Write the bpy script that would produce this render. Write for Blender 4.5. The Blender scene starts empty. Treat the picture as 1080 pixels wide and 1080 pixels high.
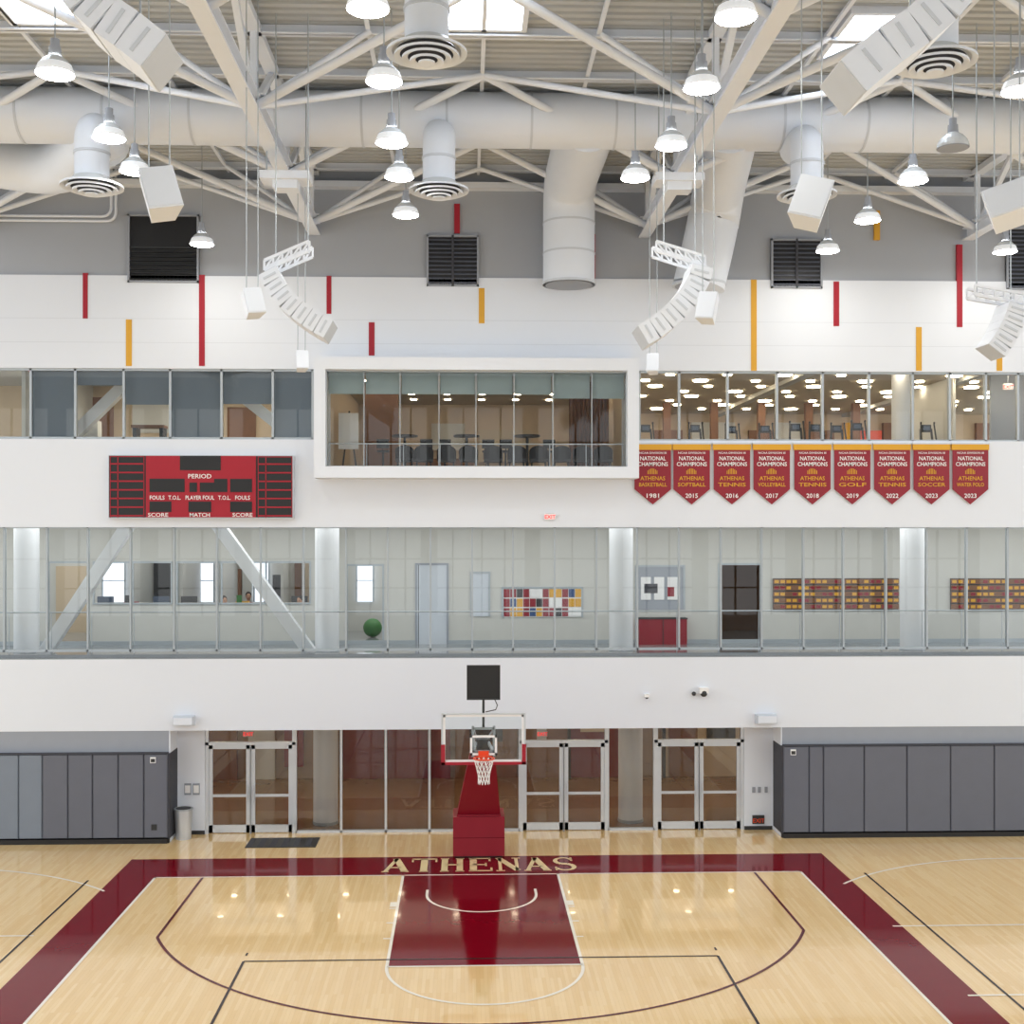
import bpy, math, random
from mathutils import Vector, Matrix
random.seed(7)
sc = bpy.context.scene
try: sc.view_settings.view_transform='Standard'
except Exception: pass
F=1257.0; TH=math.radians(1.9); CX0=531.7; CY0=560.0; CZ=8.13; CD=31.4
st,ct=math.sin(TH),math.cos(TH)
def X(px,y):
    u=(px-CX0)/F; dx=st+u*ct; dy=ct-u*st
    return dx/dy*(y+CD)
def Z(py,y,px=500):
    u=(px-CX0)/F; dy=ct-u*st; t=(y+CD)/dy
    return CZ+t*(CY0-py)/F
def YZ(py,z,px=500):
    u=(px-CX0)/F; dy=ct-u*st
    t=(z-CZ)*F/(CY0-py); return t*dy-CD
# ---------------- materials
def lin(c):
    return tuple((v/255/12.92 if v/255<=0.04045 else ((v/255+0.055)/1.055)**2.4) for v in c)+(1,)
M={}
def mat(name,c,rough=0.6,metal=0,var=0.04,scale=3.0,emit=0,coat=0,bump=0,spec=0.5):
    m=bpy.data.materials.new(name); m.use_nodes=True; nt=m.node_tree; b=nt.nodes['Principled BSDF']
    L=lin(c)
    n=nt.nodes.new('ShaderNodeTexNoise'); n.inputs['Scale'].default_value=scale; n.inputs['Detail'].default_value=4
    tc=nt.nodes.new('ShaderNodeTexCoord'); nt.links.new(tc.outputs['Object'],n.inputs['Vector'])
    r=nt.nodes.new('ShaderNodeMix'); r.data_type='RGBA'
    r.inputs[6].default_value=tuple(v*(1-var) for v in L[:3])+(1,); r.inputs[7].default_value=tuple(min(1,v*(1+var)) for v in L[:3])+(1,)
    nt.links.new(n.outputs['Fac'],r.inputs[0]); nt.links.new(r.outputs[2],b.inputs['Base Color'])
    b.inputs['Roughness'].default_value=rough; b.inputs['Metallic'].default_value=metal; b.inputs['Specular IOR Level'].default_value=spec
    b.inputs['Coat Weight'].default_value=coat; b.inputs['Coat Roughness'].default_value=0.05
    if emit:
        b.inputs['Emission Color'].default_value=L; b.inputs['Emission Strength'].default_value=emit
    if bump:
        bp=nt.nodes.new('ShaderNodeBump'); bp.inputs['Strength'].default_value=bump
        nt.links.new(n.outputs['Fac'],bp.inputs['Height']); nt.links.new(bp.outputs['Normal'],b.inputs['Normal'])
    M[name]=m; return m
def glass(name,tint,gain=1.6,rough=0.0):
    m=bpy.data.materials.new(name); m.use_nodes=True; nt=m.node_tree; nt.nodes.clear()
    o=nt.nodes.new('ShaderNodeOutputMaterial'); mx=nt.nodes.new('ShaderNodeMixShader')
    t=nt.nodes.new('ShaderNodeBsdfTransparent'); t.inputs[0].default_value=tint
    g=nt.nodes.new('ShaderNodeBsdfGlossy'); g.inputs['Roughness'].default_value=rough
    f=nt.nodes.new('ShaderNodeFresnel'); f.inputs[0].default_value=1.5
    k=nt.nodes.new('ShaderNodeMath'); k.operation='MULTIPLY'; k.inputs[1].default_value=gain; k.use_clamp=True
    nt.links.new(f.outputs[0],k.inputs[0]); nt.links.new(k.outputs[0],mx.inputs[0])
    nt.links.new(t.outputs[0],mx.inputs[1]); nt.links.new(g.outputs[0],mx.inputs[2]); nt.links.new(mx.outputs[0],o.inputs[0])
    M[name]=m
mat('white_paint',(228,234,243),0.7,var=0.012,scale=0.6)
mat('gray_paint',(168,173,181),0.75,var=0.02,scale=0.8)
mat('band_gray',(154,160,170),0.7)
mat('pad_gray',(102,106,118),0.5,var=0.05,bump=0.02)
mat('pad_blue',(124,134,148),0.5,var=0.05)
mat('seam',(62,64,72),0.7)
mat('black',(22,22,24),0.45)
mat('dark',(44,46,48),0.5)
mat('cap_gray',(136,142,146),0.12,var=0.1,scale=2)
mat('alu',(204,210,216),0.35,0.5)
mat('mull',(176,184,190),0.4,0.4)
mat('steel_white',(228,234,243),0.5,var=0.02)
mat('column_white',(238,241,245),0.5,var=0.015)
mat('duct',(226,233,243),0.45,var=0.03,scale=1.2)
mat('duct_seam',(202,209,218),0.5)
mat('deck',(190,194,196),0.7,var=0.05,scale=1)
mat('deck_gap',(70,72,74),0.9)
mat('maroon',(142,18,38),0.45,var=0.06)
mat('maroon_floor',(112,4,22),0.1,var=0.06,coat=0.2,spec=.1)
mat('white_line',(246,240,226),0.2,coat=0.4)
mat('black_line',(44,28,28),0.2,coat=0.2,spec=.2)
mat('maroon_line',(92,12,26),0.2,coat=0.2,spec=.2)
mat('gold_floor',(240,218,166),0.2,coat=0.3)
mat('red_bar',(164,20,42),0.6)
mat('gold_bar',(218,164,48),0.6)
mat('gold',(220,164,40),0.55)
mat('textwhite',(242,242,242),0.6)
mat('orange',(232,74,30),0.4)
mat('net',(246,246,244),0.8)
mat('lobby_floor',(140,110,82),0.08,var=0.1)
mat('lobby_wall',(150,128,108),0.7,var=0.1)
mat('lobby_maroon',(118,22,32),0.6)
mat('wood',(124,82,50),0.45,var=0.2,scale=6)
mat('cream',(203,203,198),0.7,var=0.03)
mat('beige',(200,180,152),0.7,var=0.05)
mat('brown',(132,94,70),0.7,var=0.1)
mat('tan_ceiling',(196,182,156),0.8,var=0.04)
mat('carpet',(110,106,100),0.9)
mat('tile_gray',(140,143,145),0.1,var=0.08)
mat('shade',(138,149,160),0.8,var=0.04)
mat('shade_light',(180,194,194),0.8,var=0.04)
mat('blue',(50,80,130),0.5); mat('green',(60,120,60),0.5)
mat('skin',(196,150,122),0.6); mat('hair',(42,30,24),0.8); mat('shirt',(70,76,96),0.8); mat('shirt2',(150,60,60),0.8)
mat('lampglow',(255,250,240),0.5,emit=55)
mat('downlight',(255,236,206),0.5,emit=24)
mat('skyglow',(236,244,255),0.5,emit=7)
mat('exitred',(255,40,40),0.5,emit=1.2)
mat('screen',(70,84,104),0.3,emit=0.1)
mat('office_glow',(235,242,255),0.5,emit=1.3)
mat('lens',(222,228,232),0.25,0.2)
mat('lamp_dome',(228,232,236),0.3,emit=0.35)
glass('glass_hall',(0.90,0.935,0.94,1),1.15)
glass('glass_lobby',(0.74,0.73,0.70,1),1.5)
glass('glass_board',(0.90,0.94,0.94,1),1.0)
def maple():
    m=bpy.data.materials.new('maple_floor'); m.use_nodes=True; nt=m.node_tree; b=nt.nodes['Principled BSDF']
    tc=nt.nodes.new('ShaderNodeTexCoord'); mp=nt.nodes.new('ShaderNodeMapping'); mp.inputs['Rotation'].default_value=(0,0,math.pi/2)
    nt.links.new(tc.outputs['Object'],mp.inputs[0])
    br=nt.nodes.new('ShaderNodeTexBrick'); br.inputs['Scale'].default_value=1.0
    br.inputs['Brick Width'].default_value=1.3; br.inputs['Row Height'].default_value=0.07
    br.inputs['Mortar Size'].default_value=0.001; br.inputs['Bias'].default_value=0
    br.inputs['Color1'].default_value=lin((242,212,158)); br.inputs['Color2'].default_value=lin((234,198,140)); br.inputs['Mortar'].default_value=lin((208,168,110))
    nt.links.new(mp.outputs[0],br.inputs['Vector'])
    n=nt.nodes.new('ShaderNodeTexNoise'); n.inputs['Scale'].default_value=1.0; n.inputs['Detail'].default_value=6
    mp2=nt.nodes.new('ShaderNodeMapping'); mp2.inputs['Scale'].default_value=(14,1.2,1); nt.links.new(tc.outputs['Object'],mp2.inputs[0]); nt.links.new(mp2.outputs[0],n.inputs['Vector'])
    mx=nt.nodes.new('ShaderNodeMix'); mx.data_type='RGBA'; mx.blend_type='MULTIPLY'; mx.inputs[0].default_value=0.14
    cr=nt.nodes.new('ShaderNodeValToRGB'); cr.color_ramp.elements[0].position=0.3; cr.color_ramp.elements[0].color=(0.72,0.66,0.58,1); cr.color_ramp.elements[1].position=0.7; cr.color_ramp.elements[1].color=(1,1,1,1)
    nt.links.new(n.outputs['Fac'],cr.inputs[0]); nt.links.new(br.outputs['Color'],mx.inputs[6]); nt.links.new(cr.outputs[0],mx.inputs[7])
    nt.links.new(mx.outputs[2],b.inputs['Base Color']); b.inputs['Roughness'].default_value=0.13
    b.inputs['Specular IOR Level'].default_value=0.35
    b.inputs['Coat Weight'].default_value=0.6; b.inputs['Coat Roughness'].default_value=0.03
    M['maple']=m
maple()
# ---------------- mesh builder
class MB:
    def __init__(s): s.v=[];s.f=[];s.m=[];s.sm=[];s.names=[]
    def mi(s,n):
        if n not in s.names: s.names.append(n)
        return s.names.index(n)
    def poly(s,pts,m,smooth=False):
        i=len(s.v); s.v+= [tuple(p) for p in pts]; s.f.append(tuple(range(i,i+len(pts)))); s.m.append(s.mi(m)); s.sm.append(smooth)
    def hexa(s,c,m):
        i=len(s.v); s.v+=[tuple(p) for p in c]
        for f in ((0,3,2,1),(4,5,6,7),(0,1,5,4),(1,2,6,5),(2,3,7,6),(3,0,4,7)):
            s.f.append(tuple(i+k for k in f)); s.m.append(s.mi(m)); s.sm.append(False)
    def box(s,x0,x1,y0,y1,z0,z1,m):
        if x0>x1:x0,x1=x1,x0
        if y0>y1:y0,y1=y1,y0
        if z0>z1:z0,z1=z1,z0
        s.hexa([(x0,y0,z0),(x1,y0,z0),(x1,y1,z0),(x0,y1,z0),(x0,y0,z1),(x1,y0,z1),(x1,y1,z1),(x0,y1,z1)],m)
    def sweep(s,pts,rs,m,seg=16,caps=True,smooth=True,flat=1.0):
        pts=[Vector(p) for p in pts]
        if not isinstance(rs,(list,tuple)): rs=[rs]*len(pts)
        n=len(pts); base=len(s.v); ref=None
        for k,p in enumerate(pts):
            t=(pts[min(k+1,n-1)]-pts[max(k-1,0)]).normalized()
            if ref is None:
                ref=Vector((0,0,1)) if abs(t.z)<0.9 else Vector((1,0,0))
            a=(ref-t*ref.dot(t)).normalized(); b=t.cross(a); ref=a
            for j in range(seg):
                an=2*math.pi*j/seg+math.pi/seg
                s.v.append(tuple(p+(a*math.cos(an)+b*math.sin(an))*rs[k]))
        for k in range(n-1):
            for j in range(seg):
                j2=(j+1)%seg
                s.f.append((base+k*seg+j,base+k*seg+j2,base+(k+1)*seg+j2,base+(k+1)*seg+j)); s.m.append(s.mi(m)); s.sm.append(smooth)
        if caps:
            s.poly([s.v[base+j] for j in range(seg)][::-1],m); s.poly([s.v[base+(n-1)*seg+j] for j in range(seg)],m)
    def cyl(s,p0,p1,r,m,seg=16,r1=None): s.sweep([p0,p1],[r,r if r1 is None else r1],m,seg)
    def bar(s,p0,p1,w,m): s.sweep([p0,p1],w*0.7071,m,4,True,False)
    def ball(s,c,r,m,seg=12,sc=(1,1,1)):
        i0=len(s.v); rings=seg//2
        for a in range(rings+1):
            ph=math.pi*a/rings
            for b in range(seg):
                t=2*math.pi*b/seg
                s.v.append((c[0]+r*sc[0]*math.sin(ph)*math.cos(t),c[1]+r*sc[1]*math.sin(ph)*math.sin(t),c[2]+r*sc[2]*math.cos(ph)))
        for a in range(rings):
            for b in range(seg):
                b2=(b+1)%seg
                s.f.append((i0+a*seg+b,i0+(a+1)*seg+b,i0+(a+1)*seg+b2,i0+a*seg+b2)); s.m.append(s.mi(m)); s.sm.append(True)
    def text(s,t,x,y,z,size,m,width=None,align='CENTER',mode='wall'):
        cu=bpy.data.curves.new('t','FONT'); cu.body=t; cu.size=size; cu.align_x=align; cu.resolution_u=2
        cu.offset=size*0.012
        ob=bpy.data.objects.new('t',cu); sc.collection.objects.link(ob)
        dg=bpy.context.evaluated_depsgraph_get(); me=bpy.data.meshes.new_from_object(ob.evaluated_get(dg))
        k=1.0
        if width and len(me.vertices):
            xs=[v.co.x for v in me.vertices]; w=max(xs)-min(xs); k=width/w
        i=len(s.v)
        for v in me.vertices:
            s.v.append((x+v.co.x*k,y,z+v.co.y) if mode=='wall' else (x+v.co.x*k,y+v.co.y,z))
        for p in me.polygons:
            s.f.append(tuple(i+q for q in p.vertices)); s.m.append(s.mi(m)); s.sm.append(False)
        bpy.data.objects.remove(ob); bpy.data.curves.remove(cu); bpy.data.meshes.remove(me)
    def build(s,name,parent=None,loc=(0,0,0)):
        me=bpy.data.meshes.new(name); me.from_pydata(s.v,[],s.f)
        for n in s.names: me.materials.append(M[n])
        me.polygons.foreach_set('material_index',s.m); me.polygons.foreach_set('use_smooth',s.sm); me.update()
        ob=bpy.data.objects.new(name,me); ob.location=loc; sc.collection.objects.link(ob)
        if parent: ob.parent=parent
        return ob
def empty(name,loc=(0,0,0)):
    e=bpy.data.objects.new(name,None); e.location=loc; sc.collection.objects.link(e); return e
XL,XR=-17.0,21.0
z_f1b=Z(769,0); z_f1t=Z(694,0); z_f2b=Z(556,0); z_f2t=Z(464,0); z_f3b=Z(390,0); z_f3t=Z(293,0); ZD=17.7
b=MB(); b.box(-32,34,-47,1.0,-0.2,0,'maple'); b.build('floor')
# ---------------- walls
bx0,bx1=X(331,-0.9),X(674,-0.9); bz0,bz1=Z(504,-0.9),Z(377,-0.9)
ix0,ix1=X(343,-0.9),X(662,-0.9); iz0,iz1=Z(492,-0.9),Z(390,-0.9)
rx0,rx1=X(178,0),X(825,0)
b=MB()
b.box(XL,XR,0,0.55,z_f1b,z_f1t,'white_paint')
b.box(XL,bx0+.1,0,0.3,z_f2b,z_f2t,'white_paint'); b.box(bx1-.1,XR,0,0.3,z_f2b,z_f2t,'white_paint')
b.box(bx0+.1,bx1-.1,0,0.3,z_f2b,bz0+0.05,'white_paint')
b.box(XL,bx0+.1,0,0.3,z_f3b,z_f3t,'white_paint'); b.box(bx1-.1,XR,0,0.3,z_f3b,z_f3t,'white_paint')
b.box(bx0+.1,bx1-.1,0,0.3,bz1-0.05,z_f3t,'white_paint')
b.box(XL,XR,0.06,0.3,z_f3t,ZD+.2,'gray_paint')
for pz in (338,363):
    b.box(XL,XR,-0.002,0.002,Z(pz,0)-.004,Z(pz,0)+.004,'duct_seam')
b.box(XL,rx0,0.02,0.8,0,z_f1b,'band_gray'); b.box(rx1,XR,0.02,0.8,0,z_f1b,'band_gray')
gx0,gx1=X(216,0.8),X(785,0.8)
b.box(rx0,gx0,0.8,1.0,0,z_f1b,'white_paint'); b.box(gx1,rx1,0.8,1.0,0,z_f1b,'white_paint')
b.box(rx0+.001,rx0+.03,0.02,0.8,0,z_f1b,'white_paint'); b.box(rx1-.03,rx1-.001,0.02,0.8,0,z_f1b,'white_paint')
b.box(rx0,rx1,0.56,1.0,z_f1b+.001,z_f1b+.3,'white_paint')
b.build('wall_front')
b=MB(); b.box(XL,XR,0.01,0.62,z_f1t,z_f1t+.02,'cap_gray'); b.box(XL,XR,.3,.6,z_f1t+.02,z_f1t+.09,'cap_gray'); b.build('trim_2')
b=MB()
b.box(bx0,ix0,-0.9,0.3,bz0,bz1,'white_paint'); b.box(ix1,bx1,-0.9,0.3,bz0,bz1,'white_paint')
b.box(ix0,ix1,-0.9,0.3,bz0,iz0,'white_paint'); b.box(ix0,ix1,-0.9,0.3,iz1,bz1,'white_paint')
b.build('trim_1')
def pads(name,pxs,flip,blue_to=None):
    b=MB(); zt=Z(793 if not flip else 789,-0.1); y0=-0.08
    for i in range(len(pxs)-1):
        a,c=X(pxs[i],y0),X(pxs[i+1],y0)
        m='pad_blue' if blue_to and pxs[i]<blue_to else 'pad_gray'
        g=.005
        o=[(a+g,y0,.14),(c-g,y0,.14),(c-g,y0,zt),(a+g,y0,zt)]
        inn=[(a+g+.02,y0-.04,.16),(c-g-.02,y0-.04,.16),(c-g-.02,y0-.04,zt-.02),(a+g+.02,y0-.04,zt-.02)]
        b.poly(inn,m)
        for k in range(4):
            k2=(k+1)%4; b.poly([o[k],o[k2],inn[k2],inn[k]],m)
    a,c=X(pxs[0],y0),X(pxs[-1],y0)
    b.box(a,c,y0,0.015,.14,zt,'seam'); b.box(a,c,y0-.06,0.015,0,.12,'black'); b.box(a,c,y0-.06,0.015,zt,zt+.03,'seam')
    e=c if not flip else a
    b.box(e-.03,e+.03,y0-.02,0.79,0,.12,'black')
    s1=1 if not flip else -1
    b.box(e,e+s1*.05,y0,.76,.12,zt,'seam')
    sx=X(162,y0) if not flip else X(836,y0)
    b.box(sx-.07,sx+.07,y0-.075,y0-.04,zt-.23,zt-.08,'textwhite'); b.box(sx-.055,sx+.055,y0-.078,y0-.07,zt-.21,zt-.12,'dark')
    sx=X(163,y0)
    if not flip: b.box(sx-.07,sx+.07,y0-.06,y0-.04,.35,.5,'dark')
    return b.build(name)
pads('wall_padding',[-170,-125,-82,-40,-2,20,45,72,98,125,152,177],False,40)
pads('wall_padding',[826,853,868,911,956,1002,1048,1094,1140,1186,1232,1290],True)
b=MB(); b.box(rx0+.06,gx0,.78,.8,0,.1,'dark'); b.box(gx1,rx1-.06,.78,.8,0,.1,'dark'); b.build('baseboard_front')
b=MB()
for px,y0,y1,m,w in [(90,288,336,'red_bar',5),(213,290,386,'red_bar',6),(347,291,331,'red_bar',5),(392,340,375,'red_bar',6),(482,215,246,'red_bar',6),(625,247,294,'red_bar',6),(882,297,344,'red_bar',6),(1012,258,345,'red_bar',6),
    (136,337,386,'gold_bar',6),(508,304,341,'gold_bar',6),(795,295,391,'gold_bar',6),(969,345,391,'gold_bar',6),(925,222,253,'gold_bar',6),(1054,373,391,'gold_bar',6)]:
    x=X(px,0); w=w/80
    b.box(x-w,x+w,-0.015,0.07,Z(y1,0,px),Z(y0,0,px),m)
b.build('wall_stripe_decoration')
# ---------------- louvers
for px0,px1,py0,py1 in [(135,210,226,298),(450,505,248,302),(813,867,252,304),(1061,1125,240,306)]:
    b=MB(); x0,x1=X(px0,0),X(px1,0); z1,z0=Z(py0,0,px0),Z(py1,0,px0)
    b.box(x0,x1,0.0,0.055,z0,z1,'black')
    fr='band_gray'
    for a in (x0,x1-.05): b.box(a,a+.05,-.06,.05,z0,z1,fr)
    for a in (z0,z1-.05): b.box(x0,x1,-.06,.05,a,a+.05,fr)
    xm=(x0+x1)/2
    if px0!=135: b.box(xm-.03,xm+.03,-.06,.05,z0,z1,'seam')
    n=int((z1-z0)/.11)
    for k in range(1,n):
        zz=z0+k*(z1-z0)/n
        if px0==135:
            if k==n//2: b.box(x0,x1,-.05,.03,zz,zz+.05,'dark')
            if k>n//2: continue
        b.hexa([(x0+.05,-.05,zz-.04),(x1-.05,-.05,zz-.04),(x1-.05,.0,zz),(x0+.05,.0,zz),(x0+.05,-.05,zz-.025),(x1-.05,-.05,zz-.025),(x1-.05,.0,zz+.015),(x0+.05,.0,zz+.015)],'pad_gray' if px0!=135 else 'dark')
    b.build('wall_louver')
# ---------------- court markings
cx=0.38; yb=-3.18; hx=7.66; yft=-9.12; z1,z2,z3=.003,.006,.009
b=MB()
def strip(x0,x1,y0,y1,z,m): b.poly([(x0,y0,z),(x1,y0,z),(x1,y1,z),(x0,y1,z)],m)
def arc(cx_,cy_,r,a0,a1,w,z,m,n=64):
    for k in range(n):
        t0=a0+(a1-a0)*k/n; t1=a0+(a1-a0)*(k+1)/n; ri,ro=r-w/2,r+w/2
        b.poly([(cx_+ri*math.cos(t0),cy_+ri*math.sin(t0),z),(cx_+ro*math.cos(t0),cy_+ro*math.sin(t0),z),(cx_+ro*math.cos(t1),cy_+ro*math.sin(t1),z),(cx_+ri*math.cos(t1),cy_+ri*math.sin(t1),z)],m)
bl,br=cx-hx,cx+hx; bo=0.95; yt=-1.62
strip(bl-bo,br+bo,yb,yt,z1,'maroon_floor')
strip(bl-bo,bl,-40,yb,z1,'maroon_floor'); strip(br,br+bo,-40,yb,z1,'maroon_floor')
strip(bl-.0,br,yb-.06,yb,z2,'white_line'); strip(bl,bl+.06,-40,yb,z2,'white_line'); strip(br-.06,br,-40,yb,z2,'white_line')
kw=1.83
strip(cx-kw,cx+kw,yft,yb-.06,z1,'maroon_floor')
for s_ in (-1,1):
    xk=cx+s_*kw; strip(xk-.03,xk+.03,yft,yb,z2,'white_line')
    for yy in (yb-2.1,yb-2.5,yb-3.45,yb-4.4):
        strip(xk+s_*.03,xk+s_*.17,yy-.03,yy+.03,z2,'white_line')
strip(cx+kw+.03,cx+kw+.17,yb-2.4,yb-2.1,z2+.001,'white_line'); strip(cx-kw-.17,cx-kw-.03,yb-2.4,yb-2.1,z2+.001,'white_line')
strip(cx-kw,cx+kw,yft-.03,yft+.03,z2,'white_line')
arc(cx,yft,1.83,math.pi,2*math.pi,.06,z2,'white_line')
yh=-4.75
arc(cx,yh,1.22,math.pi,2*math.pi,.06,z2,'white_line')
for s_ in (-1,1): strip(cx+s_*1.22-.03,cx+s_*1.22+.03,yh,yh+.38,z2,'white_line')
R3=7.02; sx=6.52; a=math.acos(sx/R3)
arc(cx,yh,R3,math.pi+a,2*math.pi-a,.06,z2,'maroon_line',96)
for s_ in (-1,1): strip(cx+s_*sx-.03,cx+s_*sx+.03,yh-R3*math.sin(a),yb-.06,z2,'maroon_line')
vy=-8.75; vx0,vx1=X(257,vy),X(757,vy)
strip(vx0,vx1,vy-.025,vy+.025,z2+.001,'black_line')
for vx in (vx0,vx1): strip(vx-.025,vx+.025,-40,vy,z2+.001,'black_line')
for vx in (X(260,-8.4),X(755,-8.4)): strip(vx-.02,vx+.02,-8.45,-8.3,z2,'black_line')
for side,xb in ((1,9.5),(-1,-8.75)):
    strip(xb-.025,xb+.025,-40,yb-.2,z2,'black_line')
    c_=13.5 if side>0 else -12.9
    arc(c_,-9,6.75,math.radians(45),math.radians(135),.06,z2,'white_line')
    e=xb-.7*side if side>0 else xb+.1
    strip(min(e,e+side*12),max(e,e+side*12),-7.2,-7.14,z2,'white_line')
    strip(min(e,e+side*12),max(e,e+side*12),-10.86,-10.8,z2,'white_line')
def stroke(p,q,w,ox,oy,sxx,sy,m='gold_floor'):
    p=Vector((ox+p[0]*sxx,oy+p[1]*sy)); q=Vector((ox+q[0]*sxx,oy+q[1]*sy)); d=(q-p).normalized(); n=Vector((-d.y,d.x))*w/2
    pts=[p-n,q-n,q+n,p+n]; b.poly([(v.x,v.y,z3) for v in pts],m)
def letter(ch,ox,oy,w,h):
    T,t=.17,.08
    S=lambda p,q,k:stroke(p,q,k,ox,oy,w,h)
    e=.03
    def serif(x,y,l=.17): S((x-l,y),(x+l,y),.07)
    if ch=='A':
        S((.12,e),(.5,1),t+.02);S((.47,1),(.88,e),T);S((.25,.33),(.72,.33),.08);serif(.12,e,.14);serif(.88,e,.16)
    if ch=='T':
        S((.5,e),(.5,.97),T);S((0,.95),(1,.95),.1);S((.03,.97),(.03,.72),.05);S((.97,.97),(.97,.72),.05);serif(.5,e)
    if ch=='H':
        for q in (.2,.8): S((q,e),(q,.97),T*.9);serif(q,e);serif(q,.97)
        S((.2,.5),(.8,.5),.09)
    if ch=='E':
        S((.22,e),(.22,.97),T)
        for q,l in ((.04,.95),(.5,.72),(.96,.9)): S((.05 if q!=.5 else .2,q),(l,q),.09)
        S((.93,.02),(.93,.27),.05);S((.88,.98),(.88,.75),.05);S((.72,.38),(.72,.62),.05)
    if ch=='N':
        S((.17,e),(.17,.97),t);S((.83,e),(.83,.97),t);S((.14,.97),(.85,.05),T);serif(.17,e);serif(.12,.97,.12);serif(.83,.97)
    if ch=='S':
        pts=[]
        for k in range(15):
            an=math.radians(20+ (250)*k/14); pts.append((.5+.33*math.cos(an),.73+.23*math.sin(an)))
        for k in range(1,15):
            an=math.radians(90-(250)*k/14); pts.append((.5+.36*math.cos(an),.27+.23*math.sin(an)))
        for i in range(len(pts)-1):
            kk=.08+.07*math.exp(-((i-14)/6.0)**2); S(pts[i],pts[i+1],kk)
        S((.82,.98),(.82,.72),.05); S((.14,.02),(.14,.28),.05)
lx0,lx1=X(403,-2.4),X(610,-2.4); wl=(lx1-lx0)/7
for i,ch in enumerate('ATHENAS'):
    letter(ch,lx0+i*wl+.03,-2.95,wl*.9,1.15)
b.build('court_markings')
# ---------------- glazing helper
def glazing(name,xs,y,z0,z1,gm,mm='mull',w=.05,d=.12,hbars=(),ends=True,edge=.06):
    b=MB()
    for x in xs: b.box(x-w/2,x+w/2,y-d/2,y+d/2,z0,z1,mm)
    b.box(xs[0],xs[-1],y-d/2,y+d/2,z0,z0+edge,mm); b.box(xs[0],xs[-1],y-d/2,y+d/2,z1-edge,z1,mm)
    for h in hbars: b.box(xs[0],xs[-1],y-d/2,y+d/2,h-.02,h+.02,mm)
    for i in range(len(xs)-1):
        j=random.uniform(-.003,.003)
        b.poly([(xs[i],y+j,z0),(xs[i+1],y-j,z0),(xs[i+1],y-j,z1),(xs[i],y+j,z1)],gm)
    return b.build(name)
xs=[X(p,.45) for p in [-300,-256,-212,-168,-124,-84,-40,5,50,93,138,184,229,275,320,365,409,454,498,541,585,629,672,716,760,803,847,889,934,977,1019,1062,1106,1150,1194,1238,1282]]
xs=[x for x in xs if XL<x<XR]; xs=[XL]+xs+[XR]
glazing('window_1',xs,.45,Z(686,.45),z_f2b+.03,'glass_hall',w=.045)
b=MB(); zr=Z(645,.7)
b.cyl((XL,.75,zr),(XR,.75,zr),.02,'mull',8)
for x in xs: b.cyl((x,.75,z_f1t),(x,.75,zr),.012,'alu',6)
b.build('gallery_handrail')
xl=[XL]+[X(p,.12) for p in (-70,-20,33,80,131,180,234,288,330)]
glazing('window_2',xl,.12,z_f2t,z_f3b,'glass_hall',w=.06)
xr=[X(p,.12) for p in (674,716,767,819,867,916,962,1001,1039,1073,1112,1160,1210)]+[XR]
glazing('window_3',xr,.12,z_f2t-.02,z_f3b,'glass_hall',w=.06)
xc=[ix0]+[X(p,-.55) for p in (384,422,463,502,542,583,624)]+[ix1]
glazing('window_4',xc,-.55,iz0,iz1,'glass_hall',w=.02,edge=.03)
b=MB(); zr=Z(468,-.2); b.cyl((ix0,-.1,zr),(ix1,-.1,zr),.02,'alu',8)
for k in range(9):
    x=ix0+.03+(ix1-ix0-.06)*k/8; b.cyl((x,-.1,iz0-.1),(x,-.1,zr),.015,'alu',6)
b.build('viewing_room_handrail')
yg=.9; zdh=Z(784,yg); 
dsets=[(217,312),(548,641),(690,784)]
gl=[X(p,yg) for p in (312,360,407,453,500,548)]
glazing('window_5',gl,yg,0,z_f1b,'glass_lobby','alu',w=.06)
glazing('window_6',[X(641,yg),X(690,yg)],yg,0,z_f1b,'glass_lobby','alu',w=.06)
for i,(p0,p1) in enumerate(dsets):
    b=MB(); x0,x1=X(p0,yg),X(p1,yg); d0,d1=yg-.07,yg+.07
    for xa in (x0,x1-.09): b.box(xa,xa+.09,d0,d1,0,z_f1b,'alu')
    b.box(x0,x1,d0,d1,zdh,zdh+.08,'alu'); b.box(x0,x1,d0,d1,z_f1b-.05,z_f1b,'alu')
    b.poly([(x0,yg,zdh),(x1,yg,zdh),(x1,yg,z_f1b),(x0,yg,z_f1b)],'glass_lobby')
    xm=(x0+x1)/2; b.box(xm-.02,xm+.02,d0,d1,0,zdh,'alu'); b.box(xm-.008,xm+.008,d0-.01,d0,0,zdh,'dark')
    for a,c in ((x0+.09,xm-.02),(xm+.02,x1-.09)):
        s_=.10
        b.box(a,a+s_,yg-.03,yg+.03,.02,zdh,'alu'); b.box(c-s_,c,yg-.03,yg+.03,.02,zdh,'alu')
        b.box(a,c,yg-.03,yg+.03,.02,.22,'alu'); b.box(a,c,yg-.03,yg+.03,zdh-.11,zdh,'alu'); b.box(a+s_,c-s_,yg-.05,yg-.02,.98,1.05,'alu')
        b.poly([(a,yg,.02),(c,yg,.02),(c,yg,zdh),(a,yg,zdh)],'glass_lobby')
    b.cyl((xm-.08,yg-.09,.85),(xm-.08,yg-.09,1.3),.015,'alu',8); b.cyl((xm+.08,yg-.09,.85),(xm+.08,yg-.09,1.3),.015,'alu',8)
    b.build('door_%d'%(i+1))
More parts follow.
